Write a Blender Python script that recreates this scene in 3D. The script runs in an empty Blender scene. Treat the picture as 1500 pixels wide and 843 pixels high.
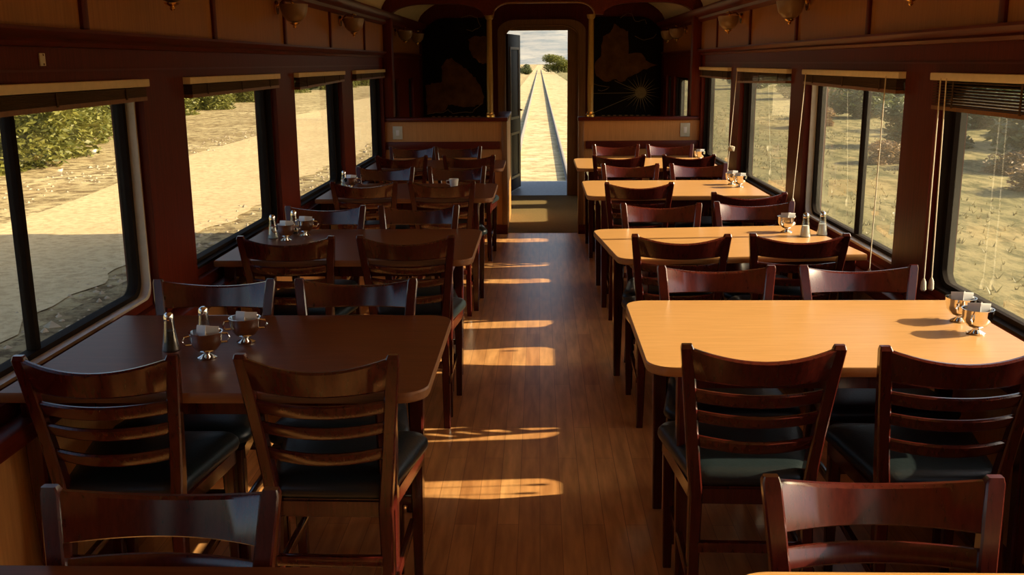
import bpy, bmesh, math, random
from mathutils import Vector, Matrix
random.seed(7)
PI = math.pi
scene = bpy.context.scene
COL = scene.collection

# ------------------------------------------------------------------ materials
def node_mat(name):
    m = bpy.data.materials.new(name); m.use_nodes = True
    nt = m.node_tree; b = nt.nodes['Principled BSDF']
    return m, nt, b

def N(nt, t, **kw):
    n = nt.nodes.new(t)
    for k, v in kw.items():
        if k in n.inputs: n.inputs[k].default_value = v
        else: setattr(n, k, v)
    return n

def L(nt, a, b): nt.links.new(a, b)

def ramp(nt, stops):
    r = nt.nodes.new('ShaderNodeValToRGB')
    e = r.color_ramp.elements
    while len(e) < len(stops): e.new(0.5)
    for i, (p, c) in enumerate(stops):
        e[i].position = p; e[i].color = (*c, 1)
    return r

def plain(name, col, rough=0.5, metal=0.0, coat=0.0, var=0.12, scale=30.0, spec=0.5, bump=0.0):
    m, nt, b = node_mat(name)
    tc = N(nt, 'ShaderNodeTexCoord')
    no = N(nt, 'ShaderNodeTexNoise'); no.inputs['Scale'].default_value = scale; no.inputs['Detail'].default_value = 4
    L(nt, tc.outputs['Object'], no.inputs['Vector'])
    r = ramp(nt, [(0.3, tuple(c*(1-var) for c in col)), (0.7, tuple(min(1, c*(1+var)) for c in col))])
    L(nt, no.outputs['Fac'], r.inputs['Fac']); L(nt, r.outputs['Color'], b.inputs['Base Color'])
    b.inputs['Roughness'].default_value = rough; b.inputs['Metallic'].default_value = metal
    b.inputs['Coat Weight'].default_value = coat; b.inputs['Coat Roughness'].default_value = 0.12
    b.inputs['Specular IOR Level'].default_value = spec
    if bump:
        bp = N(nt, 'ShaderNodeBump'); bp.inputs['Strength'].default_value = bump; bp.inputs['Distance'].default_value = 0.01
        L(nt, no.outputs['Fac'], bp.inputs['Height']); L(nt, bp.outputs['Normal'], b.inputs['Normal'])
    return m

def wood(name, c0, c1, axis='Z', scale=6.0, rough=0.35, coat=0.0, spec=0.5, stretch=18.0):
    """grain runs along the given object axis"""
    m, nt, b = node_mat(name)
    tc = N(nt, 'ShaderNodeTexCoord'); mp = N(nt, 'ShaderNodeMapping')
    s = [stretch]*3; s['XYZ'.index(axis)] = 1.0
    mp.inputs['Scale'].default_value = s
    L(nt, tc.outputs['Object'], mp.inputs['Vector'])
    no = N(nt, 'ShaderNodeTexNoise'); no.inputs['Scale'].default_value = scale; no.inputs['Detail'].default_value = 6; no.inputs['Roughness'].default_value = 0.6
    L(nt, mp.outputs['Vector'], no.inputs['Vector'])
    r = ramp(nt, [(0.3, c0), (0.7, c1)])
    L(nt, no.outputs['Fac'], r.inputs['Fac']); L(nt, r.outputs['Color'], b.inputs['Base Color'])
    b.inputs['Roughness'].default_value = rough; b.inputs['Coat Weight'].default_value = coat
    b.inputs['Coat Roughness'].default_value = 0.15; b.inputs['Specular IOR Level'].default_value = spec
    return m

def floor_mat():
    m, nt, b = node_mat('plank floor')
    g = N(nt, 'ShaderNodeNewGeometry')
    mp = N(nt, 'ShaderNodeMapping'); mp.inputs['Rotation'].default_value = (0, 0, PI/2)
    L(nt, g.outputs['Position'], mp.inputs['Vector'])
    br = N(nt, 'ShaderNodeTexBrick'); br.inputs['Scale'].default_value = 1.0
    br.inputs['Brick Width'].default_value = 0.95; br.inputs['Row Height'].default_value = 0.075
    br.inputs['Mortar Size'].default_value = 0.0012; br.offset = 0.37
    br.inputs['Color1'].default_value = (0.74, 0.41, 0.165, 1); br.inputs['Color2'].default_value = (0.57, 0.28, 0.105, 1)
    br.inputs['Mortar'].default_value = (0.34, 0.15, 0.05, 1)
    L(nt, mp.outputs['Vector'], br.inputs['Vector'])
    mp2 = N(nt, 'ShaderNodeMapping'); mp2.inputs['Scale'].default_value = (14, 1.6, 1)
    L(nt, g.outputs['Position'], mp2.inputs['Vector'])
    no = N(nt, 'ShaderNodeTexNoise'); no.inputs['Scale'].default_value = 2.2; no.inputs['Detail'].default_value = 6
    L(nt, mp2.outputs['Vector'], no.inputs['Vector'])
    r = ramp(nt, [(0.3, (0.70, 0.62, 0.56)), (0.7, (1.15, 1.14, 1.12))])
    L(nt, no.outputs['Fac'], r.inputs['Fac'])
    mx = N(nt, 'ShaderNodeMix', data_type='RGBA', blend_type='MULTIPLY'); mx.inputs[0].default_value = 1.0
    L(nt, br.outputs['Color'], mx.inputs[6]); L(nt, r.outputs['Color'], mx.inputs[7])
    L(nt, mx.outputs[2], b.inputs['Base Color'])
    b.inputs['Roughness'].default_value = 0.30; b.inputs['Specular IOR Level'].default_value = 0.5
    return m

def glass_mat(name, dirt, tint=(0.965, 0.945, 0.90)):
    m = bpy.data.materials.new(name); m.use_nodes = True; nt = m.node_tree; nt.nodes.clear()
    out = N(nt, 'ShaderNodeOutputMaterial')
    tr = N(nt, 'ShaderNodeBsdfTransparent'); tr.inputs['Color'].default_value = (*tint, 1)
    gl = N(nt, 'ShaderNodeBsdfGlossy'); gl.inputs['Roughness'].default_value = 0.01
    tl = N(nt, 'ShaderNodeBsdfTranslucent'); tl.inputs['Color'].default_value = (0.9, 0.85, 0.7, 1)
    ge = N(nt, 'ShaderNodeNewGeometry'); dt = N(nt, 'ShaderNodeVectorMath', operation='DOT_PRODUCT')
    L(nt, ge.outputs['Incoming'], dt.inputs[0]); L(nt, ge.outputs['Normal'], dt.inputs[1])
    ab = N(nt, 'ShaderNodeMath', operation='ABSOLUTE'); L(nt, dt.outputs['Value'], ab.inputs[0])
    iv = N(nt, 'ShaderNodeMath', operation='SUBTRACT'); iv.inputs[0].default_value = 1.0; L(nt, ab.outputs[0], iv.inputs[1])
    pw = N(nt, 'ShaderNodeMath', operation='POWER'); pw.inputs[1].default_value = 5.0; L(nt, iv.outputs[0], pw.inputs[0])
    fr = N(nt, 'ShaderNodeMath', operation='MULTIPLY_ADD'); fr.inputs[1].default_value = 0.9; fr.inputs[2].default_value = 0.06; L(nt, pw.outputs[0], fr.inputs[0])
    m1 = N(nt, 'ShaderNodeMixShader'); m2 = N(nt, 'ShaderNodeMixShader')
    L(nt, fr.outputs[0], m1.inputs[0]); L(nt, tr.outputs[0], m1.inputs[1]); L(nt, gl.outputs[0], m1.inputs[2])
    tc = N(nt, 'ShaderNodeTexCoord'); no = N(nt, 'ShaderNodeTexNoise'); no.inputs['Scale'].default_value = 3.0; no.inputs['Detail'].default_value = 5
    L(nt, tc.outputs['Object'], no.inputs['Vector'])
    mr = N(nt, 'ShaderNodeMapRange'); mr.inputs['From Min'].default_value = 0.3; mr.inputs['From Max'].default_value = 0.7
    mr.inputs['To Min'].default_value = dirt*0.5; mr.inputs['To Max'].default_value = dirt
    L(nt, no.outputs['Fac'], mr.inputs['Value'])
    L(nt, mr.outputs['Result'], m2.inputs[0]); L(nt, m1.outputs[0], m2.inputs[1]); L(nt, tl.outputs[0], m2.inputs[2])
    L(nt, m2.outputs[0], out.inputs['Surface'])
    return m

def shaker_glass():
    m = bpy.data.materials.new('shaker glass'); m.use_nodes = True; nt = m.node_tree; nt.nodes.clear()
    out = N(nt, 'ShaderNodeOutputMaterial')
    tr = N(nt, 'ShaderNodeBsdfTransparent'); tr.inputs['Color'].default_value = (0.86, 0.9, 0.88, 1)
    gl = N(nt, 'ShaderNodeBsdfGlossy'); gl.inputs['Roughness'].default_value = 0.05
    lw = N(nt, 'ShaderNodeLayerWeight'); lw.inputs['Blend'].default_value = 0.45
    no = N(nt, 'ShaderNodeTexNoise'); no.inputs['Scale'].default_value = 40
    bp = N(nt, 'ShaderNodeBump'); bp.inputs['Strength'].default_value = 0.15
    L(nt, no.outputs['Fac'], bp.inputs['Height']); L(nt, bp.outputs['Normal'], gl.inputs['Normal'])
    mx = N(nt, 'ShaderNodeMixShader'); L(nt, lw.outputs['Facing'], mx.inputs[0])
    L(nt, tr.outputs[0], mx.inputs[1]); L(nt, gl.outputs[0], mx.inputs[2]); L(nt, mx.outputs[0], out.inputs['Surface'])
    return m

def ground_mat(name, c0, c1, c2, s1=0.35, s2=6.0, stretch=(1, 1, 1), rough=0.95, bump=0.6):
    m, nt, b = node_mat(name)
    g = N(nt, 'ShaderNodeNewGeometry'); mp = N(nt, 'ShaderNodeMapping'); mp.inputs['Scale'].default_value = stretch
    L(nt, g.outputs['Position'], mp.inputs['Vector'])
    a = N(nt, 'ShaderNodeTexNoise'); a.inputs['Scale'].default_value = s1; a.inputs['Detail'].default_value = 8; a.inputs['Roughness'].default_value = 0.65
    d = N(nt, 'ShaderNodeTexNoise'); d.inputs['Scale'].default_value = s2; d.inputs['Detail'].default_value = 8; d.inputs['Roughness'].default_value = 0.75
    L(nt, mp.outputs['Vector'], a.inputs['Vector']); L(nt, mp.outputs['Vector'], d.inputs['Vector'])
    r1 = ramp(nt, [(0.35, c0), (0.65, c1)]); L(nt, a.outputs['Fac'], r1.inputs['Fac'])
    r2 = ramp(nt, [(0.41, (1, 1, 1)), (0.55, (0, 0, 0))]); L(nt, d.outputs['Fac'], r2.inputs['Fac'])
    mx = N(nt, 'ShaderNodeMix', data_type='RGBA'); L(nt, r2.outputs['Color'], mx.inputs[0])
    L(nt, r1.outputs['Color'], mx.inputs[6]); mx.inputs[7].default_value = (*c2, 1)
    L(nt, mx.outputs[2], b.inputs['Base Color'])
    bp = N(nt, 'ShaderNodeBump'); bp.inputs['Strength'].default_value = bump; bp.inputs['Distance'].default_value = 0.06
    L(nt, d.outputs['Fac'], bp.inputs['Height']); L(nt, bp.outputs['Normal'], b.inputs['Normal'])
    b.inputs['Roughness'].default_value = rough; b.inputs['Specular IOR Level'].default_value = 0.1
    return m

def leaf_mat(name, c0, c1):
    m, nt, b = node_mat(name)
    oi = N(nt, 'ShaderNodeNewGeometry'); no = N(nt, 'ShaderNodeTexNoise'); no.inputs['Scale'].default_value = 2.3; no.inputs['Detail'].default_value = 5
    L(nt, oi.outputs['Position'], no.inputs['Vector'])
    r = ramp(nt, [(0.35, c0), (0.65, c1)]); L(nt, no.outputs['Fac'], r.inputs['Fac']); L(nt, r.outputs['Color'], b.inputs['Base Color'])
    b.inputs['Roughness'].default_value = 0.5
    tl = N(nt, 'ShaderNodeBsdfTranslucent'); L(nt, r.outputs['Color'], tl.inputs['Color'])
    mx = N(nt, 'ShaderNodeMixShader'); mx.inputs[0].default_value = 0.3
    out = [n for n in nt.nodes if n.type == 'OUTPUT_MATERIAL'][0]
    L(nt, b.outputs[0], mx.inputs[1]); L(nt, tl.outputs[0], mx.inputs[2]); L(nt, mx.outputs[0], out.inputs['Surface'])
    return m

M = {}
M['mahogany'] = wood('mahogany', (0.078, 0.0095, 0.0038), (0.130, 0.019, 0.0075), 'Y', 5, 0.36, 0.0, 0.22)
M['mahogany_post'] = wood('mahogany upright', (0.078, 0.0095, 0.0038), (0.130, 0.019, 0.0075), 'Z', 5, 0.40, 0.0, 0.12)
M['chair'] = wood('chair mahogany', (0.048, 0.0058, 0.0040), (0.088, 0.0118, 0.0075), 'Z', 5, 0.22, 0.55)
M['oak_panel'] = wood('honey oak panel', (0.29, 0.115, 0.028), (0.40, 0.17, 0.046), 'Z', 4, 0.42)
M['wainscot'] = wood('light wainscot', (0.58, 0.28, 0.082), (0.72, 0.37, 0.12), 'Z', 4, 0.42)
M['cabinet_wood'] = wood('partition wood', (0.46, 0.20, 0.055), (0.60, 0.28, 0.085), 'Z', 4, 0.42)
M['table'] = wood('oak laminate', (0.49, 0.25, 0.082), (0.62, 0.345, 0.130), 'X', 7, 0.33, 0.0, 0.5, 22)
M['umber'] = wood('umber laminate', (0.115, 0.034, 0.011), (0.175, 0.056, 0.019), 'X', 7, 0.36, 0.0, 0.18, 22)  # left table tops, a darker brown than the right ones
M['umber_edge'] = wood('umber laminate edge', (0.22, 0.09, 0.03), (0.30, 0.125, 0.042), 'X', 7, 0.4)
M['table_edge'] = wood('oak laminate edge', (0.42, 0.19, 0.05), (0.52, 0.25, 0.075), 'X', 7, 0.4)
M['vinyl'] = plain('dark teal vinyl', (0.012, 0.020, 0.024), 0.36, var=0.1, scale=120, bump=0.08)
M['floor'] = floor_mat()
M['carpet'] = plain('olive carpet', (0.20, 0.142, 0.060), 0.95, var=0.25, scale=160, spec=0.1, bump=0.4)
M['steel'] = plain('grey steel plate', (0.22, 0.23, 0.25), 0.45, 0.3, var=0.2, scale=25)
M['cream'] = plain('cream rail paint', (0.86, 0.75, 0.53), 0.5, var=0.05)
M['slat'] = wood('dark blind slats', (0.060, 0.036, 0.017), (0.10, 0.060, 0.030), 'Y', 6, 0.6, 0.0, 0.1)
M['cord'] = plain('cream cord', (0.75, 0.68, 0.52), 0.7, var=0.08)
M['alu'] = plain('aluminium strip', (0.62, 0.58, 0.50), 0.4, 0.0, var=0.06)
M['rubber'] = plain('black rubber gasket', (0.016, 0.011, 0.008), 0.7, spec=0.06)
M['ceiling'] = plain('cream ceiling paint', (0.82, 0.72, 0.50), 0.7, var=0.05, scale=4)
M['roof'] = plain('dark roof paint', (0.05, 0.03, 0.025), 0.6)
M['hull'] = plain('car body paint', (0.10, 0.015, 0.012), 0.4)
M['glassL'] = glass_mat('window glass', 0.010)
M['glassR'] = glass_mat('dusty window glass', 0.028)
M['chrome'] = plain('polished chrome', (0.85, 0.83, 0.80), 0.07, 1.0, var=0.02)
M['brass'] = plain('polished brass', (0.80, 0.50, 0.16), 0.18, 1.0, var=0.05)
M['gold'] = plain('gilt column', (0.34, 0.215, 0.050), 0.45, 0.25, var=0.1)
M['frost'] = plain('frosted lamp glass', (0.26, 0.16, 0.075), 0.3, var=0.06)
M['paper'] = plain('white paper', (0.86, 0.84, 0.80), 0.6, var=0.03)
M['ceramic'] = plain('white ceramic', (0.82, 0.80, 0.74), 0.2, var=0.03)
M['salt'] = plain('white salt', (0.85, 0.84, 0.80), 0.8, var=0.04)
M['pepper'] = plain('ground pepper', (0.10, 0.08, 0.06), 0.9, var=0.3, scale=300)
M['shaker'] = shaker_glass()
M['plate'] = plain('ivory plate', (0.60, 0.58, 0.44), 0.4, var=0.04)
M['mural'] = plain('black lacquer mural', (0.007, 0.0045, 0.003), 0.5, var=0.4, scale=6, spec=0.1)
M['land'] = plain('brown lacquer land', (0.130, 0.054, 0.017), 0.5, var=0.35, scale=9, spec=0.1)
M['land_line'] = plain('gilt line', (0.24, 0.14, 0.05), 0.4, var=0.15)
M['burst'] = plain('gilt sunburst', (0.24, 0.17, 0.055), 0.4, var=0.15)
M['door'] = wood('dark door wood', (0.040, 0.016, 0.007), (0.070, 0.028, 0.012), 'Z', 5, 0.5, 0.0, 0.1)
M['casing'] = wood('door casing wood', (0.19, 0.082, 0.027), (0.29, 0.135, 0.046), 'Z', 5, 0.35)
M['rust'] = plain('rail steel', (0.33, 0.29, 0.24), 0.6, 0.1, var=0.2)
M['dirt'] = ground_mat('dry tan soil', (0.50, 0.40, 0.21), (0.66, 0.56, 0.33), (0.33, 0.25, 0.125), 0.45, 2.2, stretch=(0.8, 1.0, 1))
M['verge'] = ground_mat('leaf-littered verge', (0.38, 0.29, 0.14), (0.66, 0.55, 0.30), (0.17, 0.115, 0.055), 0.55, 2.9, bump=1.0)
M['rubble'] = ground_mat('rubbly cutting', (0.30, 0.23, 0.12), (0.50, 0.41, 0.22), (0.13, 0.095, 0.05), 0.7, 4.5, bump=1.0)
M['grass_ground'] = ground_mat('dry grassland', (0.20, 0.185, 0.080), (0.37, 0.30, 0.14), (0.115, 0.11, 0.045), 0.30, 2.8, stretch=(1.0, 0.30, 1))
M['asphalt'] = ground_mat('worn dirt road', (0.62, 0.49, 0.27), (0.72, 0.58, 0.33), (0.50, 0.38, 0.20), 0.5, 9.0, bump=0.25)
M['hill'] = ground_mat('hazed hill', (0.24, 0.26, 0.28), (0.50, 0.46, 0.38), (0.20, 0.23, 0.25), 0.004, 0.02, stretch=(0.5, 0.5, 4.0), bump=0.0)  # distance haze mixed into the blue-grey base colours
M['leaf'] = leaf_mat('citrus leaves', (0.10, 0.115, 0.018), (0.26, 0.25, 0.050))
M['scrub'] = leaf_mat('scrub leaves', (0.075, 0.105, 0.035), (0.19, 0.205, 0.075))
M['dry'] = leaf_mat('dry scrub', (0.20, 0.12, 0.05), (0.36, 0.24, 0.11))
M['dry_grass'] = leaf_mat('dry grass blades', (0.17, 0.15, 0.06), (0.33, 0.27, 0.12))
M['bark'] = plain('bark', (0.12, 0.08, 0.05), 0.9, var=0.3, scale=12)
M['stone'] = plain('pale stone', (0.48, 0.39, 0.26), 0.9, var=0.25, scale=8)

# ------------------------------------------------------------------ mesh helpers
def tagit(o, label, cat, group=None, kind=None):
    o['label'] = label; o['category'] = cat
    if group: o['group'] = group
    if kind: o['kind'] = kind
    return o

def obj(name, bm, mats, parent=None, smooth=True, angle=35):
    me = bpy.data.meshes.new(name)
    bmesh.ops.recalc_face_normals(bm, faces=bm.faces)
    bm.to_mesh(me); bm.free()
    if not isinstance(mats, (list, tuple)): mats = [mats]
    for m in mats: me.materials.append(m)
    if smooth:
        for p in me.polygons: p.use_smooth = True
        me.set_sharp_from_angle(angle=math.radians(angle))
    o = bpy.data.objects.new(name, me); COL.objects.link(o)
    if parent: o.parent = parent
    return o

def empty(name, loc, rz=0):
    o = bpy.data.objects.new(name, None); COL.objects.link(o)
    o.location = loc; o.rotation_euler = (0, 0, rz); o.empty_display_size = 0.1
    return o

def new(): return bmesh.new()

def box(bm, x0, x1, y0, y1, z0, z1, bev=0.0, mi=0, seg=2):
    vs = [bm.verts.new((x, y, z)) for x in (x0, x1) for y in (y0, y1) for z in (z0, z1)]
    idx = [(0, 1, 3, 2), (4, 6, 7, 5), (0, 4, 5, 1), (2, 3, 7, 6), (0, 2, 6, 4), (1, 5, 7, 3)]
    fs = [bm.faces.new([vs[i] for i in f]) for f in idx]
    for f in fs: f.material_index = mi
    if bev:
        es = {e for f in fs for e in f.edges}
        r = bmesh.ops.bevel(bm, geom=list(es), offset=bev, segments=seg, affect='EDGES', profile=0.5)
        for f in r['faces']: f.material_index = mi
    return bm

def loft(bm, rings, close=True, cap=True, mi=0):
    """rings: lists of points, same count"""
    vr = [[bm.verts.new(p) for p in r] for r in rings]
    n = len(vr[0])
    for a, b in zip(vr, vr[1:]):
        for i in range(n if close else n-1):
            f = bm.faces.new((a[i], a[(i+1) % n], b[(i+1) % n], b[i])); f.material_index = mi
    if cap and close:
        for r in (vr[0], vr[-1]):
            f = bm.faces.new(r); f.material_index = mi
    return bm

def bar(bm, pts, sizes, mi=0, round_=0.25):
    """bar following pts with axis-aligned chamfered rectangular section (sx, sy) in XY"""
    rings = []
    for p, (sx, sy) in zip(pts, sizes):
        x, y, z = p; a, b = sx/2, sy/2; c = min(a, b)*round_
        rings.append([(x-a+c, y-b, z), (x+a-c, y-b, z), (x+a, y-b+c, z), (x+a, y+b-c, z), (x+a-c, y+b, z), (x-a+c, y+b, z), (x-a, y+b-c, z), (x-a, y-b+c, z)])
    return loft(bm, rings, mi=mi)

def tube(bm, pts, rad, n=10, mi=0):
    rings = []
    pts = [Vector(p) for p in pts]
    for i, p in enumerate(pts):
        d = (pts[min(i+1, len(pts)-1)] - pts[max(i-1, 0)]).normalized()
        up = Vector((0, 0, 1)) if abs(d.z) < 0.9 else Vector((1, 0, 0))
        u = d.cross(up).normalized(); v = d.cross(u).normalized()
        r = rad[i] if isinstance(rad, (list, tuple)) else rad
        rings.append([p + u*r*math.cos(2*PI*k/n) + v*r*math.sin(2*PI*k/n) for k in range(n)])
    return loft(bm, rings, mi=mi)

def lathe(bm, prof, n=24, cx=0, cy=0, cz=0, mi=0, cap=True):
    rings = [[(cx + r*math.cos(2*PI*k/n), cy + r*math.sin(2*PI*k/n), cz + z) for k in range(n)] for r, z in prof]
    return loft(bm, rings, cap=cap, mi=mi)

def prism(bm, poly, axis, a, b, mi=0):
    """extrude a 2D polygon along axis from a to b; poly in the two other axes in order"""
    def P(u, v, w):
        return {'X': (w, u, v), 'Y': (u, w, v), 'Z': (u, v, w)}[axis]
    return loft(bm, [[P(u, v, a) for u, v in poly], [P(u, v, b) for u, v in poly]], mi=mi)

def rrect(x0, x1, y0, y1, r, n=6):
    pts = []
    for cx, cy, a0 in ((x1-r, y1-r, 0), (x0+r, y1-r, PI/2), (x0+r, y0+r, PI), (x1-r, y0+r, 1.5*PI)):
        for k in range(n+1):
            a = a0 + PI/2*k/n
            pts.append((cx + r*math.cos(a), cy + r*math.sin(a)))
    return pts

def ring_yz(bm, outer, inner, xa, xb, mi=0):
    """closed frame in the YZ plane between two equal-length outlines"""
    o1 = [bm.verts.new((xa, y, z)) for y, z in outer]; i1 = [bm.verts.new((xa, y, z)) for y, z in inner]
    o2 = [bm.verts.new((xb, y, z)) for y, z in outer]; i2 = [bm.verts.new((xb, y, z)) for y, z in inner]
    n = len(outer)
    for k in range(n):
        j = (k+1) % n
        for q in ((o1[k], o1[j], i1[j], i1[k]), (o2[k], i2[k], i2[j], o2[j]), (o1[k], o2[k], o2[j], o1[j]), (i1[k], i1[j], i2[j], i2[k])):
            bm.faces.new(q).material_index = mi
    return bm

def struct(name, bm, mats, label, cat='wall', parent=None, smooth=True):
    o = obj(name, bm, mats, parent, smooth)
    if not parent: tagit(o, label, cat, kind='structure')
    return o

def copy_tree(src, parent=None):
    c = src.copy(); COL.objects.link(c)
    c.parent = parent
    for ch in src.children:
        copy_tree(ch, c)
    return c

# ------------------------------------------------------------------ dimensions of the car (metres)
XL, XR = -1.43, 1.47          # inner wall faces
WT = 0.12                     # wall thickness
Y0, YP, YE, YV = -1.60, 9.25, 12.02, 13.55   # rear wall, partition, end wall, platform edge
SILL, HEAD = 0.70, 1.535
LW = [(-1.52, -0.10), (0.33, 1.75), (2.18, 3.60), (4.02, 5.445), (5.86, 7.285), (7.71, 9.19)]
RW = [(-1.50, -0.10), (0.50, 1.92), (2.33, 3.775), (4.10, 5.605), (5.945, 7.445), (7.80, 9.19)]
LWS = [(9.86, 10.22), (11.02, 11.45)]
RWS = [(10.05, 11.08), (11.33, 11.74)]
SILL2, HEAD2 = 0.72, 1.43

# ------------------------------------------------------------------ shell
bm = new(); box(bm, XL-WT, XR+WT, Y0, YP+0.06, -0.20, 0.0)
struct('floor', bm, M['floor'], 'reddish wood plank floor running down the aisle of the dining car', 'floor', smooth=False)
bm = new(); box(bm, XL-WT, XR+WT, YP+0.06, YE, -0.20, 0.004)
struct('floor_passage', bm, M['carpet'], 'dark olive carpet in the passage before the end door', 'floor', smooth=False)

def wall_side(side):
    s = -1 if side == 'left' else 1
    xi = XL if side == 'left' else XR
    wins = LW if side == 'left' else RW
    ws2 = LWS if side == 'left' else RWS
    xa, xb = (xi - WT, xi) if s < 0 else (xi, xi + WT)
    bm = new()
    # below the sill (light panel is its own part), above the windows, pillars
    box(bm, xa, xb, Y0, YP+0.06, 0.0, SILL)
    box(bm, xa, xb, Y0, YE, HEAD, 2.10)
    ys = [Y0] + [v for w in wins for v in w] + [YP+0.06]
    for a, b in zip(ys[0::2], ys[1::2]): box(bm, xa, xb, a, b, SILL, HEAD)
    box(bm, xa, xb, YP+0.06, YE, 0.0, SILL2)
    box(bm, xa, xb, YP+0.06, YE, HEAD2, HEAD)
    ys = [YP+0.06] + [v for w in ws2 for v in w] + [YE]
    for a, b in zip(ys[0::2], ys[1::2]): box(bm, xa, xb, a, b, SILL2, HEAD2)
    w = struct('wall_'+side, bm, M['mahogany_post'], f'dark red mahogany {side} side wall with window pillars', 'wall', smooth=False)
    def inb(bm, d, y0, y1, z0, z1, bev=0.0):   # a slab standing d proud of the inner face
        x = xi - s*d
        return box(bm, min(xi, x), max(xi, x), y0, y1, z0, z1, bev)
    # light lower panel and upper honey panels with battens
    obj('wainscot_panel', inb(new(), 0.012, Y0, YP, 0.09, 0.585), M['wainscot'], w, False)
    seams = [-0.55, 0.65, 1.90, 3.15, 4.42, 5.655, 6.89, 8.225] if s < 0 else [-0.6, 0.70, 1.97, 3.26, 4.57, 5.83, 7.10, 8.40]
    obj('upper_panel', inb(new(), 0.010, Y0, YE, 1.685, 1.94), M['oak_panel'], w, False)
    for y in seams:
        obj('batten', inb(new(), 0.022, y-0.022, y+0.022, 1.685, 1.94, 0.004), M['mahogany_post'], w)
    # chair-rail ledge, frieze moulding and cornice
    bm = inb(new(), 0.075, Y0, YP, 0.60, 0.655, 0.012)
    struct('trim_1' if s < 0 else 'trim_2', bm, M['mahogany'], f'glossy dark ledge along the {side} wall below the window sills', 'trim')
    bm = new()
    prof = [(0, 1.635), (0.012, 1.638), (0.020, 1.650), (0.014, 1.658), (0.030, 1.668), (0.040, 1.680), (0.040, 1.690), (0, 1.692)]
    prism(bm, [(xi - s*d, z) for d, z in prof], 'Y', Y0, YE)
    struct('trim_3' if s < 0 else 'trim_4', bm, M['mahogany'], f'long mahogany picture moulding above the {side} windows', 'trim')
    bm = new()
    prof = [(0, 1.925), (0.02, 1.925), (0.045, 1.945), (0.05, 1.965), (0.085, 1.985), (0.10, 2.01), (0.10, 2.03), (0, 2.05)]
    prism(bm, [(xi - s*d, z) for d, z in prof], 'Y', Y0, YE)
    struct('trim_5' if s < 0 else 'trim_6', bm, M['mahogany'], f'mahogany cornice where the {side} wall meets the pale ceiling', 'trim')
    bm = inb(new(), 0.02, Y0, YP, 0.0, 0.09, 0.004)
    struct('baseboard_'+side, bm, M['mahogany'], f'dark skirting board at the foot of the {side} wall', 'baseboard')
    # fine bead line on the frieze
    obj('frieze_bead', inb(new(), 0.006, Y0, YP, 1.565, 1.572), M['mahogany'], w, False)
    return w
wall_left = wall_side('left'); wall_right = wall_side('right')

# windows: reveal + aluminium strip + rubber gasket + pane (+ mullion)
wn = 0
def make_window(side, y0, y1, z0, z1, small=False, mullion=None, where='', pale=False):
    global wn
    wn += 1
    s = -1 if side == 'left' else 1
    xi = XL if side == 'left' else XR
    e = 0.018 if small else 0.024
    n = 6; sb = 0.012 if small else 0.030
    bm = new()
    R0 = rrect(y0, y1, z0, z1, 0.004, n); R1 = rrect(y0+0.012, y1-0.012, z0+sb, z1-0.012, 0.05, n)
    ring_yz(bm, R0, R1, xi + s*0.030, xi + s*0.118)
    w = struct(f'window_{wn}', bm, M['mahogany'], f'{where}', 'window')
    R2 = rrect(y0+0.022, y1-0.022, z0+sb+0.010, z1-0.022, 0.06, n)
    obj('metal_strip', ring_yz(new(), R1, R2, xi + s*0.028, xi + s*0.11), M['alu' if pale else 'rubber'], w)
    R3 = rrect(y0+0.022+e, y1-0.022-e, z0+sb+0.010+e*0.7, z1-0.022-e, 0.06, n)
    obj('gasket', ring_yz(new(), R2, R3, xi + s*0.060, xi + s*0.10), M['rubber'], w)
    R4 = rrect(y0+0.022+e*0.5, y1-0.022-e*0.5, z0+sb+0.010+e*0.35, z1-0.022-e*0.5, 0.06, n)
    bm = new(); g = M['glassL'] if side == 'left' else M['glassR']
    f = bm.faces.new([bm.verts.new((xi + s*0.078, y, z)) for y, z in R4])
    obj('pane', bm, g, w, False)
    if mullion:
        bm = new(); x0, x1 = sorted((xi + s*0.062, xi + s*0.095))
        box(bm, x0, x1, mullion-0.014, mullion+0.014, z0+sb+0.01+e*0.7, z1-0.022-e, 0.003)
        obj('mullion', bm, M['rubber'], w)
    return w
ordn = ['', 'first', 'second', 'third', 'fourth', 'fifth', 'sixth']
for side, wins in (('left', LW), ('right', RW)):
    for i, (a, b) in enumerate(wins):
        mul = None
        if side == 'left' and i == 2: mul = 2.80
        if side == 'right' and i == 3: mul = 4.80
        if i == 0: lab = f'{side} wall window behind the camera position'
        elif i == 1: lab = f'{side} wall window nearest the camera'
        else: lab = f'{side} wall window beside the {ordn[i-1]} table from the camera'
        make_window(side, a, b, SILL, HEAD, False, mul, lab, (side, i) in (('left', 2), ('right', 3)))
for side, wins in (('left', LWS), ('right', RWS)):
    for i, (a, b) in enumerate(wins):
        make_window(side, a, b, SILL2, HEAD2, True, None, f'narrow {side} window beyond the partition, ' + ('nearer the partition' if i == 0 else 'nearer the end door'))

# wall behind the camera
bm = new(); box(bm, XL-WT, XR+WT, Y0-0.10, Y0, -0.20, 2.60)
struct('wall_back', bm, M['oak_panel'], 'panelled wall closing the car behind the camera', 'wall', smooth=False)

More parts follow.
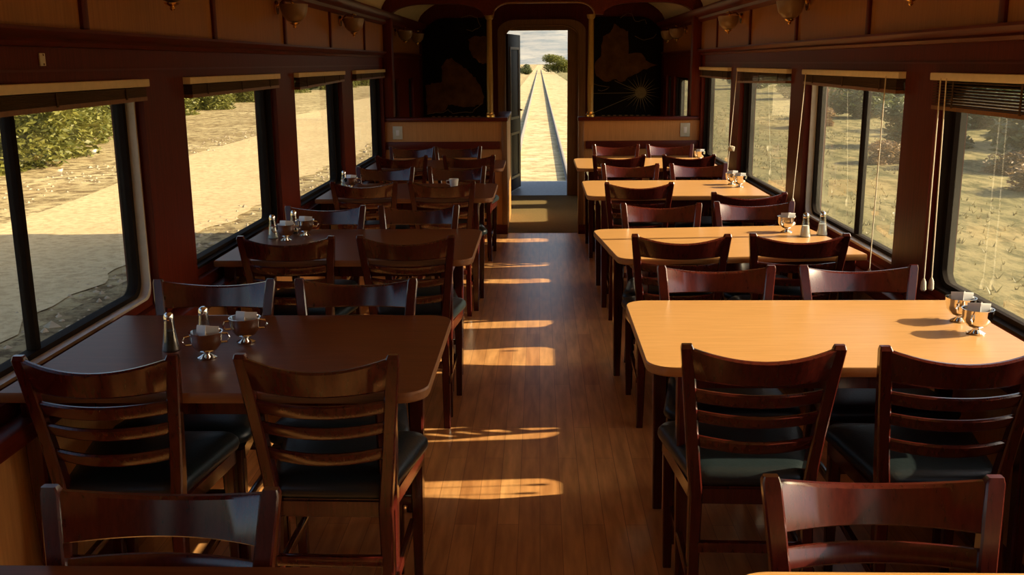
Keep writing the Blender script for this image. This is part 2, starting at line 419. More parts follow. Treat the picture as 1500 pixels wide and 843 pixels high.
# arched ceiling with roof shell
def ceil_z(x, lift=0.0):
    t = max(-1, min(1, (x - 0.02)/1.45))
    return 2.03 + lift + 0.44*math.sqrt(max(0, 1 - t*t))
xs = [0.02 + 1.45*math.sin(PI/2*k/14) for k in range(-14, 15)]
bm = new()
loft(bm, [[(x, y, ceil_z(x)) for x in xs] for y in (Y0, YE)], close=False, cap=False)
struct('ceiling', bm, M['ceiling'], 'cream arched ceiling of the dining car', 'ceiling')
bm = new()
xs2 = [0.02 + 1.62*math.sin(PI/2*k/14) for k in range(-14, 15)]
def roof_z(x): return 2.05 + 0.95*(1 - ((x-0.02)/1.62)**2)**0.42
poly = [(x, roof_z(x) if abs(x-0.02) < 1.6199 else 2.05) for x in xs2] + [(x, ceil_z(x)+0.03) for x in reversed(xs)]
prism(bm, poly, 'Y', Y0-0.1, YV)
struct('roof', bm, M['roof'], 'dark rounded roof shell over the car', 'roof')

# ------------------------------------------------------------------ partition across the car with side cabinets and arches
cab_label = {'left': 'low wood-panelled partition on the left of the passage with dark rails', 'right': 'low wood-panelled partition on the right of the passage with dark rails'}
for side in ('left', 'right'):
    if side == 'left': xa, xb = XL, -0.305
    else: xa, xb = 0.367, XR
    root = empty('partition_'+side, ((xa+xb)/2, YP, 0)); cx = (xa+xb)/2
    tagit(root, cab_label[side], 'partition', kind='structure')
    hx = (xb-xa)/2
    bm = new(); box(bm, -hx, hx, 0, 0.10, 0, 1.055); 
    xi0, xi1 = (hx-0.10, hx) if side == 'left' else (-hx, -hx+0.10)
    if side == 'left': box(bm, xi0, xi1, 0.10, 1.30, 0, 1.055)
    obj('panel', bm, M['cabinet_wood'], root, False)
    bm = new(); box(bm, -hx-(0.0 if side == 'left' else 0.012), hx+(0.012 if side == 'left' else 0), -0.025, 0.125, 1.055, 1.090, 0.006)
    if side == 'left': box(bm, xi0-0.012, xi1+0.012, 0.126, 1.31, 1.055, 1.085, 0.006)
    obj('cap_rail', bm, M['mahogany'], root)
    bm = new(); box(bm, -hx, hx-(0.06 if side == 'left' else 0), -0.018, -0.001, 0.80, 0.872, 0.004) if side == 'left' else box(bm, -hx+0.06, hx, -0.018, -0.001, 0.80, 0.872, 0.004)
    obj('chair_rail', bm, M['mahogany'], root)
    bm = new()
    if side == 'left': box(bm, hx-0.045, hx+0.006, -0.012, 0.05, 0.0, 1.055, 0.004)
    else: box(bm, -hx-0.006, -hx+0.045, -0.012, 0.05, 0.0, 1.055, 0.004)
    obj('end_post', bm, M['casing'], root)
    bm = new(); box(bm, -hx, hx, -0.015, -0.001, 0.0, 0.09, 0.003); obj('skirting', bm, M['mahogany'], root)
    # outer upright at the wall
    bm = new(); x0, x1 = (-hx, -hx+0.085) if side == 'left' else (hx-0.085, hx)
    box(bm, x0, x1, -0.02, 0.12, 1.092, 2.25, 0.008)
    obj('upright', bm, M['mahogany_post'], root)

# arched header: three bays cut by curved undersides
bm = new()
def bay(xa, xb, zs, zt, r, n=8):
    pts = []
    for k in range(n+1):
        a = PI - PI/2*k/n; pts.append((xa + r + r*math.cos(a), zs + (zt-zs)*math.sin(a)))
    for k in range(n+1):
        a = PI/2 - PI/2*k/n; pts.append((xb - r + r*math.cos(a), zs + (zt-zs)*math.sin(a)))
    return pts
under = [(XL, 2.0)] + bay(XL+0.085, -0.50, 2.0, 2.105, 0.30) + bay(-0.415, 0.495, 2.005, 2.112, 0.16) + bay(0.575, XR-0.085, 2.0, 2.105, 0.30) + [(XR, 2.0)]
# build as strips from underside up to the ceiling line
fa = [(x, YP-0.01, z) for x, z in under]; fb = [(x, YP-0.01, 2.50) for x, z in under]
ba = [(x, YP+0.10, z) for x, z in under]; bb = [(x, YP+0.10, 2.50) for x, z in under]
loft(bm, [fb, fa, ba, bb, fb], close=False, cap=False)
hd = struct('lintel', bm, M['mahogany'], 'dark red header with three shallow arches above the partition', 'lintel')
bm = new(); arch = bay(-0.415, 0.495, 2.005, 2.112, 0.16)
tube(bm, [(x, YP-0.018, z-0.004) for x, z in arch], 0.008, 6); obj('arch_bead', bm, M['casing'], hd)

for x, lab in ((-0.455, 'slim gilt column on the left partition cap beside the passage'), (0.470, 'slim gilt column on the right partition cap beside the passage')):
    root = empty('gilt_column', (x, YP+0.05, 1.090)); tagit(root, lab, 'column', 'gilt columns either side of the passage')
    obj('shaft', lathe(new(), [(0.026, 0.045), (0.029, 0.30), (0.026, 0.60), (0.023, 0.875)], 16), M['gold'], root)
    obj('base', lathe(new(), [(0.042, 0), (0.042, 0.018), (0.032, 0.030), (0.034, 0.045)], 16), M['brass'], root)
    obj('capital', lathe(new(), [(0.024, 0.874), (0.036, 0.885), (0.040, 0.905), (0.040, 0.914)], 16), M['gold'], root)

for x, z0, z1, lab in ((-1.315, 0.895, 1.015, 'ivory outlet plate on the left partition near the wall'), (1.34, 0.905, 1.03, 'ivory outlet plate on the right partition near the wall')):
    root = empty('outlet_plate', (x, YP, 0)); tagit(root, lab, 'outlet', 'outlet plates on the partition')
    bm = new(); box(bm, -0.045, 0.045, -0.008, -0.0005, z0, z1, 0.003); obj('cover', bm, M['plate'], root)
    bm = new(); box(bm, -0.015, 0.015, -0.012, -0.0085, z0+0.035, z1-0.035, 0.001); obj('socket', bm, M['ceramic'], root)

# ------------------------------------------------------------------ end wall, casing, open door, platform
bm = new()
DX0, DX1, DZ = -0.40, 0.345, 1.955
box(bm, XL-WT, DX0, YE, YE+0.10, -0.20, 2.60); box(bm, DX1, XR+WT, YE, YE+0.10, -0.20, 2.60); box(bm, DX0, DX1, YE, YE+0.10, DZ, 2.60)
struct('wall_front', bm, M['mahogany_post'], 'dark mahogany end wall around the open door', 'wall', smooth=False)
# arched casing
def casing_outline(x0, x1, zt, r, n=8):
    pts = [(x0, 0.0)]
    for k in range(n+1):
        a = PI - PI/2*k/n; pts.append((x0 + r + r*math.cos(a), zt - 0.14 + 0.14*math.sin(a)))
    for k in range(n+1):
        a = PI/2 - PI/2*k/n; pts.append((x1 - r + r*math.cos(a), zt - 0.14 + 0.14*math.sin(a)))
    return pts + [(x1, 0.0)]
o = casing_outline(-0.49, 0.545, 2.075, 0.22); i = casing_outline(-0.405, 0.46, 2.00, 0.20)
bm = new()
def strip3(bm, o, i, ya, yb):
    loft(bm, [[(x, yb, z) for x, z in o], [(x, ya, z) for x, z in o], [(x, ya, z) for x, z in i], [(x, yb, z) for x, z in i]], close=False, cap=False)
strip3(bm, o, i, YE-0.05, YE)
d1 = struct('door_1', bm, M['casing'], 'arched wooden casing of the open end door', 'door')
bm = new(); i2 = [(x, min(z, DZ)) for x, z in casing_outline(DX0+0.02, DX1-0.005, 2.2, 0.02)]
box(bm, DX1-0.012, DX1+0.115, YE-0.02, YE-0.001, 0.004, DZ+0.045, 0.003)
box(bm, DX0-0.005, DX1-0.013, YE-0.02, YE-0.001, DZ-0.005, DZ+0.045, 0.003)
obj('jamb', bm, M['casing'], d1)
bm = new(); tube(bm, [(x, YE-0.055, z) for x, z in casing_outline(-0.405, 0.46, 2.005, 0.20)], 0.010, 6); obj('casing_bead', bm, M['casing'], d1)
# leaf swung outwards onto the platform, hinged on the left
leaf = empty('end_door', (DX0+0.005, YE+0.11, 0.02), math.radians(79)); tagit(leaf, 'dark wooden end door standing open at the left of the doorway', 'door')
bm = new(); box(bm, 0.0, 0.70, -0.022, 0.022, 0.0, 1.90, 0.004); obj('leaf', bm, M['door'], leaf)
bm = new()
for z0, z1 in ((0.15, 0.72), (0.88, 1.75)):
    for y0, y1 in ((-0.030, -0.0225), (0.0225, 0.030)):
        box(bm, 0.10, 0.13, y0, y1, z0, z1); box(bm, 0.57, 0.60, y0, y1, z0, z1); box(bm, 0.1305, 0.5695, y0, y1, z0, z0+0.03); box(bm, 0.1305, 0.5695, y0, y1, z1-0.03, z1)
obj('panel_moulding', bm, M['casing'], leaf)
bm = new()
for sgn in (-1, 1):
    tube(bm, [(0.645, sgn*0.0225, 0.98), (0.645, sgn*0.060, 0.98)], 0.011, 10); tube(bm, [(0.655, sgn*0.062, 0.98), (0.56, sgn*0.062, 0.98)], 0.010, 10)
obj('handle', bm, M['brass'], leaf)
# vestibule platform
bm = new(); box(bm, -0.80, 0.88, YE, YV, -0.25, 0.0)
struct('floor_platform', bm, M['steel'], 'grey steel platform outside the end door', 'floor', smooth=False)
bm = new(); box(bm, 0.46, 0.56, YE+0.10, YV-0.02, 0.0, 2.3)
struct('wall_vestibule', bm, M['door'], 'dark right side wall of the end vestibule', 'wall', smooth=False)
bm = new(); box(bm, -0.62, -0.52, YE+0.10, YV-0.02, 0.0, 2.3)
struct('wall_vestibule_left', bm, M['door'], 'dark left side wall of the end vestibule', 'wall', smooth=False)

# ------------------------------------------------------------------ murals on the end wall
def px(x, y):   # chart drawing grid -> place on the end wall
    return (-1.393 + (x-620)*0.008166, 0.945 + (172-y)*0.00789)
def poly_face(bm, pts, y, t=0.002, mi=0):
    loft(bm, [[(x, y, z) for x, z in pts], [(x, y-t, z) for x, z in pts]], mi=mi)
def arch_panel(x0, x1, z0, z1, corner):
    r = 0.28; pts = [(x0, z0), (x1, z0)]
    if corner == 'left':
        pts += [(x1, z1)] + [(x0 + r - r*math.sin(PI/2*k/8), z1 - r + r*math.cos(PI/2*k/8)) for k in range(9)]
    else:
        pts += [(x1 - r + r*math.cos(PI/2*k/8), z1 - r + r*math.sin(PI/2*k/8)) for k in range(9)] + [(x0, z1)]
    return pts
def z4(pts, ox): return [px(ox + a/4.214, b/4.214) for a, b in pts]
def jag(pts, n=4, amp=0.012, seed=1):
    rnd = random.Random(seed); out = []
    for (a, b), (c, d) in zip(pts, pts[1:]+pts[:1]):
        for k in range(n):
            t = k/n; out.append((a+(c-a)*t + rnd.uniform(-amp, amp), b+(d-b)*t + rnd.uniform(-amp, amp)))
    return out
def mural(side):
    y = YE-0.001
    root = empty('wall_mural', (0, 0, 0))
    tagit(root, 'dark lacquered map mural left of the end door' if side == 'left' else 'dark lacquered map mural with sunburst right of the end door', 'mural', 'map murals on the end wall')
    x0, x1 = (-1.385, -0.60) if side == 'left' else (0.645, 1.44)
    bm = new(); poly_face(bm, arch_panel(x0, x1, 0.92, 2.10, side), y, 0.018); obj('panel', bm, M['mural'], root, False)
    if side == 'left':
        shapes = [[(105, 520), (160, 505), (205, 500), (205, 400), (235, 365), (265, 350), (300, 385), (350, 420), (400, 465), (440, 520), (462, 600), (455, 640), (400, 655), (330, 660), (285, 645), (240, 640), (225, 680), (180, 690), (110, 700)],
                  [(372, 235), (420, 215), (478, 225), (482, 385), (445, 388), (400, 350), (380, 300)]]
        ox = 600
    else:
        shapes = [[(205, 150), (240, 175), (285, 200), (292, 330), (370, 335), (410, 385), (468, 408), (380, 435), (310, 470), (262, 508), (215, 495), (150, 503), (95, 470), (82, 400), (125, 340), (135, 225), (180, 205)]]
        ox = 850
    for k, sh in enumerate(shapes):
        bm = new(); poly_face(bm, jag(z4(sh, ox), 4, 0.010, k+3), y-0.018, 0.002); obj('land_shape', bm, M['land'], root, False)
    bm = new()
    rnd = random.Random(5 if side == 'left' else 9)
    lines = [[(110, 705), (160, 690), (200, 695), (240, 675), (270, 700), (340, 690), (390, 690), (430, 650), (465, 630)], [(330, 110), (380, 90), (430, 110), (450, 160), (400, 190), (345, 175)]] if side == 'left' else \
            [[(240, 120), (280, 85), (310, 95), (330, 140), (390, 130), (400, 170)], [(80, 520), (130, 530), (180, 540), (150, 560), (90, 560)], [(330, 230), (380, 250), (440, 240), (470, 200)]]
    for ln in lines:
        p = jag(z4(ln, ox), 3, 0.006, 8)[:-3]
        tube(bm, [(x, y-0.020, z) for x, z in p], 0.003, 5)
    obj('coast_line', bm, M['land_line'], root)
    if side == 'right':
        c = px(850 + 370/4.214, 575/4.214)
        bm = new(); pts = []
        for k in range(24):
            a = 2*PI*k/24
            for off, r in ((-0.028, 0.065), (0.0, 0.24 if k % 2 else 0.19)):
                pts.append((c[0] + r*math.cos(a+off*2.2), c[1] + r*math.sin(a+off*2.2)))
            pts.append((c[0] + 0.065*math.cos(a+0.062), c[1] + 0.065*math.sin(a+0.062)))
        poly_face(bm, pts, y-0.018, 0.003); obj('sunburst', bm, M['burst'], root, False)
        bm = new()
        for ex, ey in ((80, 700), (75, 578), (210, 500)):
            q = px(850 + ex/4.214, ey/4.214)
            tube(bm, [(c[0], y-0.020, c[1]), (q[0], y-0.020, q[1])], 0.003, 5)
        obj('compass_line', bm, M['burst'], root)
    bm = new()
    for k in range(9):
        a = x0 + 0.10 + k*0.068; box(bm, a, a+0.034, y-0.021, y-0.0185, 0.955, 0.965)
    obj('scale_bar', bm, M['land_line'], root, False)
mural('left'); mural('right')

# ------------------------------------------------------------------ chairs
def make_chair():
    """y forward; origin on the floor under the top of the back"""
    root = empty('dining_chair', (0, 0, 0))
    hw = 0.195
    def post_x(z): return 0.150 + (hw - 0.150)*max(0, (z-0.42)/0.44) if z > 0.42 else 0.150 + 0.012*(0.42-z)/0.42
    def post_y(z):
        if z > 0.45: return 0.075 - 0.075*((z-0.45)/0.41)**1.25
        return 0.075 - 0.085*((0.45-z)/0.45)**1.6
    for s in (-1, 1):
        zs = [0.0, 0.15, 0.30, 0.42, 0.50, 0.60, 0.70, 0.80, 0.855]
        bm = new(); bar(bm, [(s*post_x(z), post_y(z), z) for z in zs] + [(s*post_x(0.865), post_y(0.865)+0.004, 0.866)],
                        [(0.030, 0.030), (0.032, 0.036), (0.034, 0.042), (0.036, 0.044), (0.035, 0.040), (0.034, 0.034), (0.034, 0.030), (0.034, 0.027), (0.034, 0.025), (0.026, 0.016)])
        obj('back_post', bm, M['chair'], root)
        bm = new(); bar(bm, [(s*0.180, 0.435, 0.0), (s*0.182, 0.437, 0.25), (s*0.182, 0.437, 0.425)], [(0.026, 0.026), (0.034, 0.034), (0.040, 0.040)])
        obj('front_leg', bm, M['chair'], root)
    def rail(z_end_lo, z_end_hi, scoop_hi, scoop_lo, bow, th):
        rings = []
        n = 14
        for k in range(n+1):
            t = -1 + 2*k/n; c = 1 - t*t
            zl, zh = z_end_lo - scoop_lo*c, z_end_hi - scoop_hi*c
            x_l, x_h = t*(post_x(zl)-0.008), t*(post_x(zh)-0.008)
            yl, yh = post_y(zl) - bow*c, post_y(zh) - bow*c
            e = th/2; d = min(0.005, (zh-zl)*0.2)
            rings.append([(x_l, yl-e, zl+d), (x_l, yl-e*0.4, zl), (x_l, yl+e*0.4, zl), (x_l, yl+e, zl+d), (x_h, yh+e, zh-d), (x_h, yh+e*0.4, zh), (x_h, yh-e*0.4, zh), (x_h, yh-e, zh-d)])
        return loft(new(), rings)
    obj('crest_rail', rail(0.766, 0.858, 0.027, 0.006, 0.048, 0.022), M['chair'], root)
    for zl, zh in ((0.700, 0.738), (0.640, 0.674), (0.563, 0.598)):
        obj('back_slat', rail(zl, zh, 0.006, 0.006, 0.042, 0.016), M['chair'], root)
    # seat frame
    fr = [(-0.162, 0.070), (0.162, 0.070), (0.205, 0.445), (-0.205, 0.445)]
    bm = new(); prism(bm, fr, 'Z', 0.385, 0.438)
    bmesh.ops.bevel(bm, geom=list(bm.edges), offset=0.006, segments=2, affect='EDGES')
    obj('seat_frame', bm, M['chair'], root)
    # padded cushion: stacked rounded outlines
    def outline(inset, n=7):
        x0b, x0f = 0.172-inset, 0.222-inset; yb, yf = 0.060+inset, 0.472-inset
        r = 0.055
        pts = []
        for cx, cy, a0, w in ((x0f-r, yf-r, 0, 1), (-x0f+r, yf-r, PI/2, 1), (-x0b+r, yb+r, PI, 1), (x0b-r, yb+r, 1.5*PI, 1)):
            for k in range(n+1):
                a = a0 + PI/2*k/n; pts.append((cx + r*math.cos(a), cy + r*math.sin(a)))
        return pts
    rings = []
    for inset, z in ((0.020, 0.4385), (0.004, 0.446), (0.0, 0.458), (0.002, 0.472), (0.012, 0.485), (0.035, 0.494), (0.08, 0.499), (0.14, 0.501)):
        rings.append([(x, y, z) for x, y in outline(0)] if inset == 0 else [(x*(1-inset/0.222), 0.266 + (y-0.266)*(1-inset/0.206), z) for x, y in outline(0)])
    obj('seat', loft(new(), rings), M['vinyl'], root, True, 60)
    for s in (-1, 1):
        bm = new(); box(bm, min(s*0.158, s*0.178), max(s*0.158, s*0.178), 0.03, 0.425, 0.190, 0.215, 0.004)
        obj('stretcher', bm, M['chair'], root)
    bm = new(); box(bm, -0.165, 0.165, 0.425, 0.447, 0.255, 0.283, 0.004); obj('stretcher', bm, M['chair'], root)
    bm = new(); box(bm, -0.145, 0.145, 0.030, 0.052, 0.26, 0.29, 0.004); obj('stretcher', bm, M['chair'], root)
    return root

proto = make_chair(); used = [False]
def chair(x, y, rz, label, group):
    if not used[0]: o = proto; used[0] = True
    else: o = copy_tree(proto)
    o.location = (x, y, 0); o.rotation_euler = (0, 0, rz)
    tagit(o, label, 'chair', group)

# tables: (front Y, back Y, aisle-end X, wall-end X)
LT = [(0.70, 1.52), (2.42, 3.235), (4.19, 5.02), (6.18, 7.00), (7.98, 8.74)]
RT = [(0.70, 1.515), (2.645, 3.445), (4.25, 5.05), (6.27, 7.13), (7.97, 8.84)]
TORD = ['nearest', 'second', 'third', 'fourth', 'farthest']
def table(side, k, ya, yb):
    if side == 'left': xa, xb = XL+0.012, -0.292
    else: xa, xb = 0.302, XR-(0.07 if k == 2 else 0.012)
    cx, cy = (xa+xb)/2, (ya+yb)/2; hx, hy = (xb-xa)/2, (yb-ya)/2
    root = empty('dining_table', (cx, cy, 0), 0.10 if (side == 'right' and k == 2) else 0.0)
    tagit(root, f'{"dark brown" if side == "left" else "pale oak"} topped dining table, {TORD[k]} from the camera on the {side} of the aisle', 'table', f'tables along the {side} wall')
    # rounded only at the aisle end
    r = 0.075; pts = []
    s = 1 if side == 'left' else -1
    for sy in (-1, 1):
        seq = [(s*(hx-r) + s*r*math.sin(PI/2*q/7), sy*(hy-r) + sy*r*math.cos(PI/2*q/7)) for q in range(8)]
        pts += seq if sy < 0 else seq[::-1]
    pts += [(-s*hx, hy), (-s*hx, -hy)]
    if s < 0: pts = pts[::-1]
    bm = new(); loft(bm, [[(x*(1-i_), y*(1-i_), z) for x, y in pts] for i_, z in ((0.006, 0.722), (0, 0.727), (0, 0.745), (0.005, 0.750))])
    for f in bm.faces:
        if abs(f.calc_center_median().z - 0.75) > 0.001 and abs(f.calc_center_median().z-0.722) > 0.0001: f.material_index = 1
    obj('tabletop', bm, [M['umber' if side == 'left' else 'table'], M['umber_edge' if side == 'left' else 'table_edge']], root, True, 30)
    bm = new(); ox0, ox1 = (-hx+0.02, hx-0.10) if s > 0 else (-hx+0.10, hx-0.02)
    box(bm, ox0, ox1, -hy+0.09, -hy+0.11, 0.66, 0.7215); box(bm, ox0, ox1, hy-0.11, hy-0.09, 0.66, 0.7215)
    box(bm, ox0, ox0+0.02, -hy+0.11, hy-0.11, 0.66, 0.7215); box(bm, ox1-0.02, ox1, -hy+0.11, hy-0.11, 0.66, 0.7215)
    obj('apron', bm, M['chair'], root)
    for lx in (ox0+0.022, ox1-0.022):
        for sy in (-1, 1):
            bm = new(); bar(bm, [(lx, sy*(hy-0.10), 0), (lx, sy*(hy-0.10), 0.4), (lx, sy*(hy-0.10), 0.7215)], [(0.032, 0.032), (0.048, 0.048), (0.056, 0.056)])
            obj('leg', bm, M['chair'], root)
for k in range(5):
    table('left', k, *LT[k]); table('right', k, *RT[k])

def clabel(pos, view, k, side):
    tb = 'dark' if side == 'left' else 'sunlit'
    v = 'with back to the camera' if view == 'near' else 'facing the camera'
    return f'mahogany ladder-back chair {v}, {pos} side of {TORD[k]} {tb} table'
LC = {1: (-1.125, -0.565, -1.115, -0.628), 2: (-1.085, -0.572, -1.11, -0.625), 3: (-1.095, -0.61, -1.10, -0.59), 4: (-1.105, -0.565, -1.12, -0.72)}
RC = {1: (0.577, 1.080, 0.634, 1.140), 2: (0.602, 1.103, 0.630, 1.120), 3: (0.607, 1.172, 0.655, 1.146), 4: (0.63, 1.18, 0.68, 1.158)}
for k in range(1, 5):
    ya, yb = LT[k]
    g = 'ladder-back chairs at the shaded left tables'
    a, b, c, d = LC[k]
    chair(a, ya-0.045, 0.02*(k % 2), clabel('window', 'near', k, 'left'), g)
    chair(b, ya-0.035, -0.015*(k % 2), clabel('aisle', 'near', k, 'left'), g)
    chair(c, yb+0.055, PI, clabel('window', 'far', k, 'left'), g)
    chair(d, yb+0.06, PI+0.01*k, clabel('aisle', 'far', k, 'left'), g)
    ya, yb = RT[k]
    g = 'ladder-back chairs at the sunlit right tables'
    a, b, c, d = RC[k]
    dy = [0, -0.170, -0.085, -0.23, -0.06][k]
    chair(a, ya + dy, -0.02, clabel('aisle', 'near', k, 'right'), g)
    chair(b, ya + (-0.075 if k == 2 else dy - 0.02 if k != 3 else -0.72), -0.03, clabel('window', 'near', k, 'right'), g)
    chair(c, yb+(0.06 if k != 2 else 0.075), PI-0.015, clabel('aisle', 'far', k, 'right'), g)
    chair(d, yb+(0.06 if k != 2 else 0.125), PI+0.01, clabel('window', 'far', k, 'right'), g)
chair(-0.660, 1.585, PI-0.02, clabel('aisle', 'far', 0, 'left'), 'ladder-back chairs at the shaded left tables')
chair(0.603, 1.645, PI, clabel('aisle', 'far', 0, 'right'), 'ladder-back chairs at the sunlit right tables')

# ------------------------------------------------------------------ table-top things
def make_bowl():
    root = empty('sugar_bowl', (0, 0, 0))
    prof = [(0.016, 0.020), (0.030, 0.027), (0.041, 0.042), (0.046, 0.060), (0.047, 0.078), (0.048, 0.080), (0.045, 0.080), (0.044, 0.062), (0.038, 0.045), (0.026, 0.032), (0.008, 0.027)]
    obj('bowl', lathe(new(), prof, 28), M['chrome'], root, True, 50)
    obj('foot', lathe(new(), [(0.027, 0.0), (0.028, 0.004), (0.018, 0.009), (0.010, 0.014), (0.0095, 0.0195)], 24), M['chrome'], root, True, 50)
    bm = new()
    for s in (-1, 1):
        tube(bm, [(s*0.046, 0, 0.070), (s*0.060, 0, 0.068), (s*0.066, 0, 0.056), (s*0.058, 0, 0.044), (s*0.042, 0, 0.044)], 0.0032, 8)
    obj('handle', bm, M['chrome'], root)
    return root
def make_packet():
    bm = new()
    rings = []
    for z, t in ((0, 0.0008), (0.006, 0.003), (0.025, 0.0055), (0.052, 0.003), (0.058, 0.0008)):
        rings.append([(-0.0185, -t, z), (0.0185, -t, z), (0.0185, t, z), (-0.0185, t, z)])
    o = obj('sugar_packet', loft(bm, rings), M['paper'], None, True, 60); return o
def make_shaker(fill):
    root = empty('salt_shaker' if fill == 'salt' else 'pepper_shaker', (0, 0, 0))
    obj('body', lathe(new(), [(0.026, 0.0), (0.027, 0.003), (0.022, 0.030), (0.0165, 0.070), (0.0140, 0.092)], 16), M['shaker'], root)
    f = 0.055 if fill == 'salt' else 0.062
    obj('filling', lathe(new(), [(0.0235, 0.003), (0.020, 0.028), (0.0162, f)], 16), M['salt' if fill == 'salt' else 'pepper'], root)
    obj('cap', lathe(new(), [(0.0150, 0.0925), (0.0155, 0.104), (0.013, 0.112), (0.006, 0.117)], 16), M['chrome'], root)
    return root
bowl0, pk0 = make_bowl(), make_packet()
sh0 = {'salt': make_shaker('salt'), 'pepper': make_shaker('pepper')}
used_b, used_p, used_s = [False], [False], {'salt': False, 'pepper': False}
TZ = 0.750
def bowl(x, y, rz, label, where, npk=2, tilt=1.0):
    o = bowl0 if not used_b[0] else copy_tree(bowl0); used_b[0] = True
    o.location = (x, y, TZ); o.rotation_euler = (0, 0, rz); tagit(o, label, 'sugar bowl', 'chrome sugar bowls on the tables')
    spots = [(0.013, 0.008, 0.20, 0.25, 'front'), (-0.012, -0.004, -0.15, -0.5, 'rear'), (0.0, 0.016, 0.28, 1.2, 'middle')][:npk]
    for (dx, dy, lean, tw, nm) in spots:
        p = pk0 if not used_p[0] else copy_tree(pk0); used_p[0] = True
        p.location = (x+dx, y+dy, TZ+0.040); p.rotation_euler = (lean, lean*0.5*tilt, tw)
        tagit(p, f'white sugar packet, {nm} one standing in the {where}', 'sugar packet', 'white sugar packets in the chrome bowls')
def shaker(x, y, fill, label):
    o = sh0[fill] if not used_s[fill] else copy_tree(sh0[fill]); used_s[fill] = True
    o.location = (x, y, TZ); tagit(o, label, 'shaker', 'glass shakers on the tables')
bowl(-0.965, 2.735, 0.4, 'chrome footed sugar bowl nearer the camera on second dark table', 'nearer bowl on second dark table')
bowl(-0.900, 2.90, 0.2, 'chrome footed sugar bowl farther back on second dark table', 'farther bowl on second dark table')
shaker(-1.100, 2.815, 'pepper', 'slim glass shaker next to the window on second dark table')
shaker(-1.020, 2.885, 'salt', 'slim glass shaker behind the nearer chrome bowl on second dark table')
bowl(1.352, 3.000, 0.9, 'chrome footed sugar bowl nearer the camera on second sunlit table', 'nearer bowl on second sunlit table', 3)
bowl(1.362, 3.150, 1.0, 'chrome footed sugar bowl farther back on second sunlit table', 'farther bowl on second sunlit table', 3)
bowl(1.225, 4.885, 0.9, 'chrome footed sugar bowl between the shakers and aisle on third sunlit table', 'bowl on third sunlit table', 3)
shaker(1.282, 4.755, 'salt', 'white salt shaker beside the chrome bowl on third sunlit table')
shaker(1.375, 4.80, 'salt', 'white salt shaker against the window on third sunlit table')
bowl(-1.225, 4.69, 0.3, 'chrome footed sugar bowl nearer the camera on third dark table', 'nearer bowl on third dark table')
bowl(-1.165, 4.83, 0.3, 'chrome footed sugar bowl farther back on third dark table', 'farther bowl on third dark table')
shaker(-1.305, 4.755, 'salt', 'glass shaker by the window on third dark table')
shaker(-1.235, 4.90, 'pepper', 'glass shaker behind the bowls on third dark table')
bowl(-1.285, 6.70, 0.3, 'chrome footed sugar bowl on fourth dark table by the window', 'bowl on fourth dark table')
shaker(-1.345, 6.775, 'salt', 'glass shaker beside the bowl on fourth dark table')
bowl(1.350, 6.705, 0.9, 'chrome footed sugar bowl nearer the camera on fourth sunlit table', 'nearer bowl on fourth sunlit table', 3)
bowl(1.325, 6.85, 0.9, 'chrome footed sugar bowl farther back on fourth sunlit table', 'farther bowl on fourth sunlit table', 3)
bowl(1.375, 8.58, 0.9, 'chrome footed sugar bowl on farthest sunlit table by the window', 'bowl on farthest sunlit table', 3)
root = empty('white_cup', (-0.590, 6.80, TZ)); tagit(root, 'small white cup on fourth dark table near the aisle', 'cup')
obj('body', lathe(new(), [(0.022, 0), (0.027, 0.006), (0.034, 0.055), (0.031, 0.055), (0.025, 0.010), (0.002, 0.008)], 20), M['ceramic'], root)
bm = new(); tube(bm, [(-0.031, 0, 0.045), (-0.050, 0, 0.042), (-0.050, 0, 0.022), (-0.027, 0, 0.016)], 0.004, 8); obj('handle', bm, M['ceramic'], root)

# ------------------------------------------------------------------ wall lamps
def make_lamp():
    """local +x points away from the wall; origin on the wall face at bowl-bottom height"""
    root = empty('wall_lamp', (0, 0, 0))
    cx = 0.100; k_ = 0.75
    obj('bowl', lathe(new(), [(r_*k_, z_) for r_, z_ in [(0.016, 0.018), (0.050, 0.026), (0.082, 0.052), (0.097, 0.088), (0.102, 0.112), (0.098, 0.112), (0.092, 0.088), (0.076, 0.056), (0.046, 0.033), (0.010, 0.026)]], 24, cx), M['frost'], root, True, 50)
    obj('finial', lathe(new(), [(0.003, -0.012), (0.010, -0.006), (0.007, 0.002), (0.024, 0.010), (0.028, 0.016), (0.012, 0.0175)], 16, cx), M['brass'], root)
    bm = new(); tube(bm, [(0.0, 0, 0.095), (0.012, 0, 0.095)], 0.036, 20); obj('wall_plate', bm, M['brass'], root)
    bm = new(); tube(bm, [(0.0125, 0, 0.095), (0.02, 0, 0.11), (0.05, 0, 0.135), (0.085, 0, 0.132), (0.100, 0, 0.11), (0.100, 0, 0.028)], 0.006, 8); obj('arm', bm, M['brass'], root)
    obj('top_cap', lathe(new(), [(0.020, 0.1325), (0.022, 0.138), (0.006, 0.146)], 16, cx), M['brass'], root)
    return root
lamp0 = make_lamp(); used_l = [False]
for side, ys, labs in (('left', (3.66, 5.49, 7.24, 10.0, 11.0), None), ('right', (3.80, 5.60, 7.40, 10.15, 10.85), None)):
    for i, y in enumerate(ys):
        o = lamp0 if not used_l[0] else copy_tree(lamp0); used_l[0] = True
        s = 1 if side == 'left' else -1
        o.location = ((XL if s > 0 else XR) + s*0.011, y, 1.785); o.rotation_euler = (0, 0, 0 if s > 0 else PI)
        nm = ['nearest the camera', 'second from the camera', 'third from the camera', 'just beyond the partition', 'nearest the end door'][i]
        tagit(o, f'frosted glass bowl lamp with brass finial on {side} wall, {nm}', 'wall lamp', 'bowl lamps along the walls')

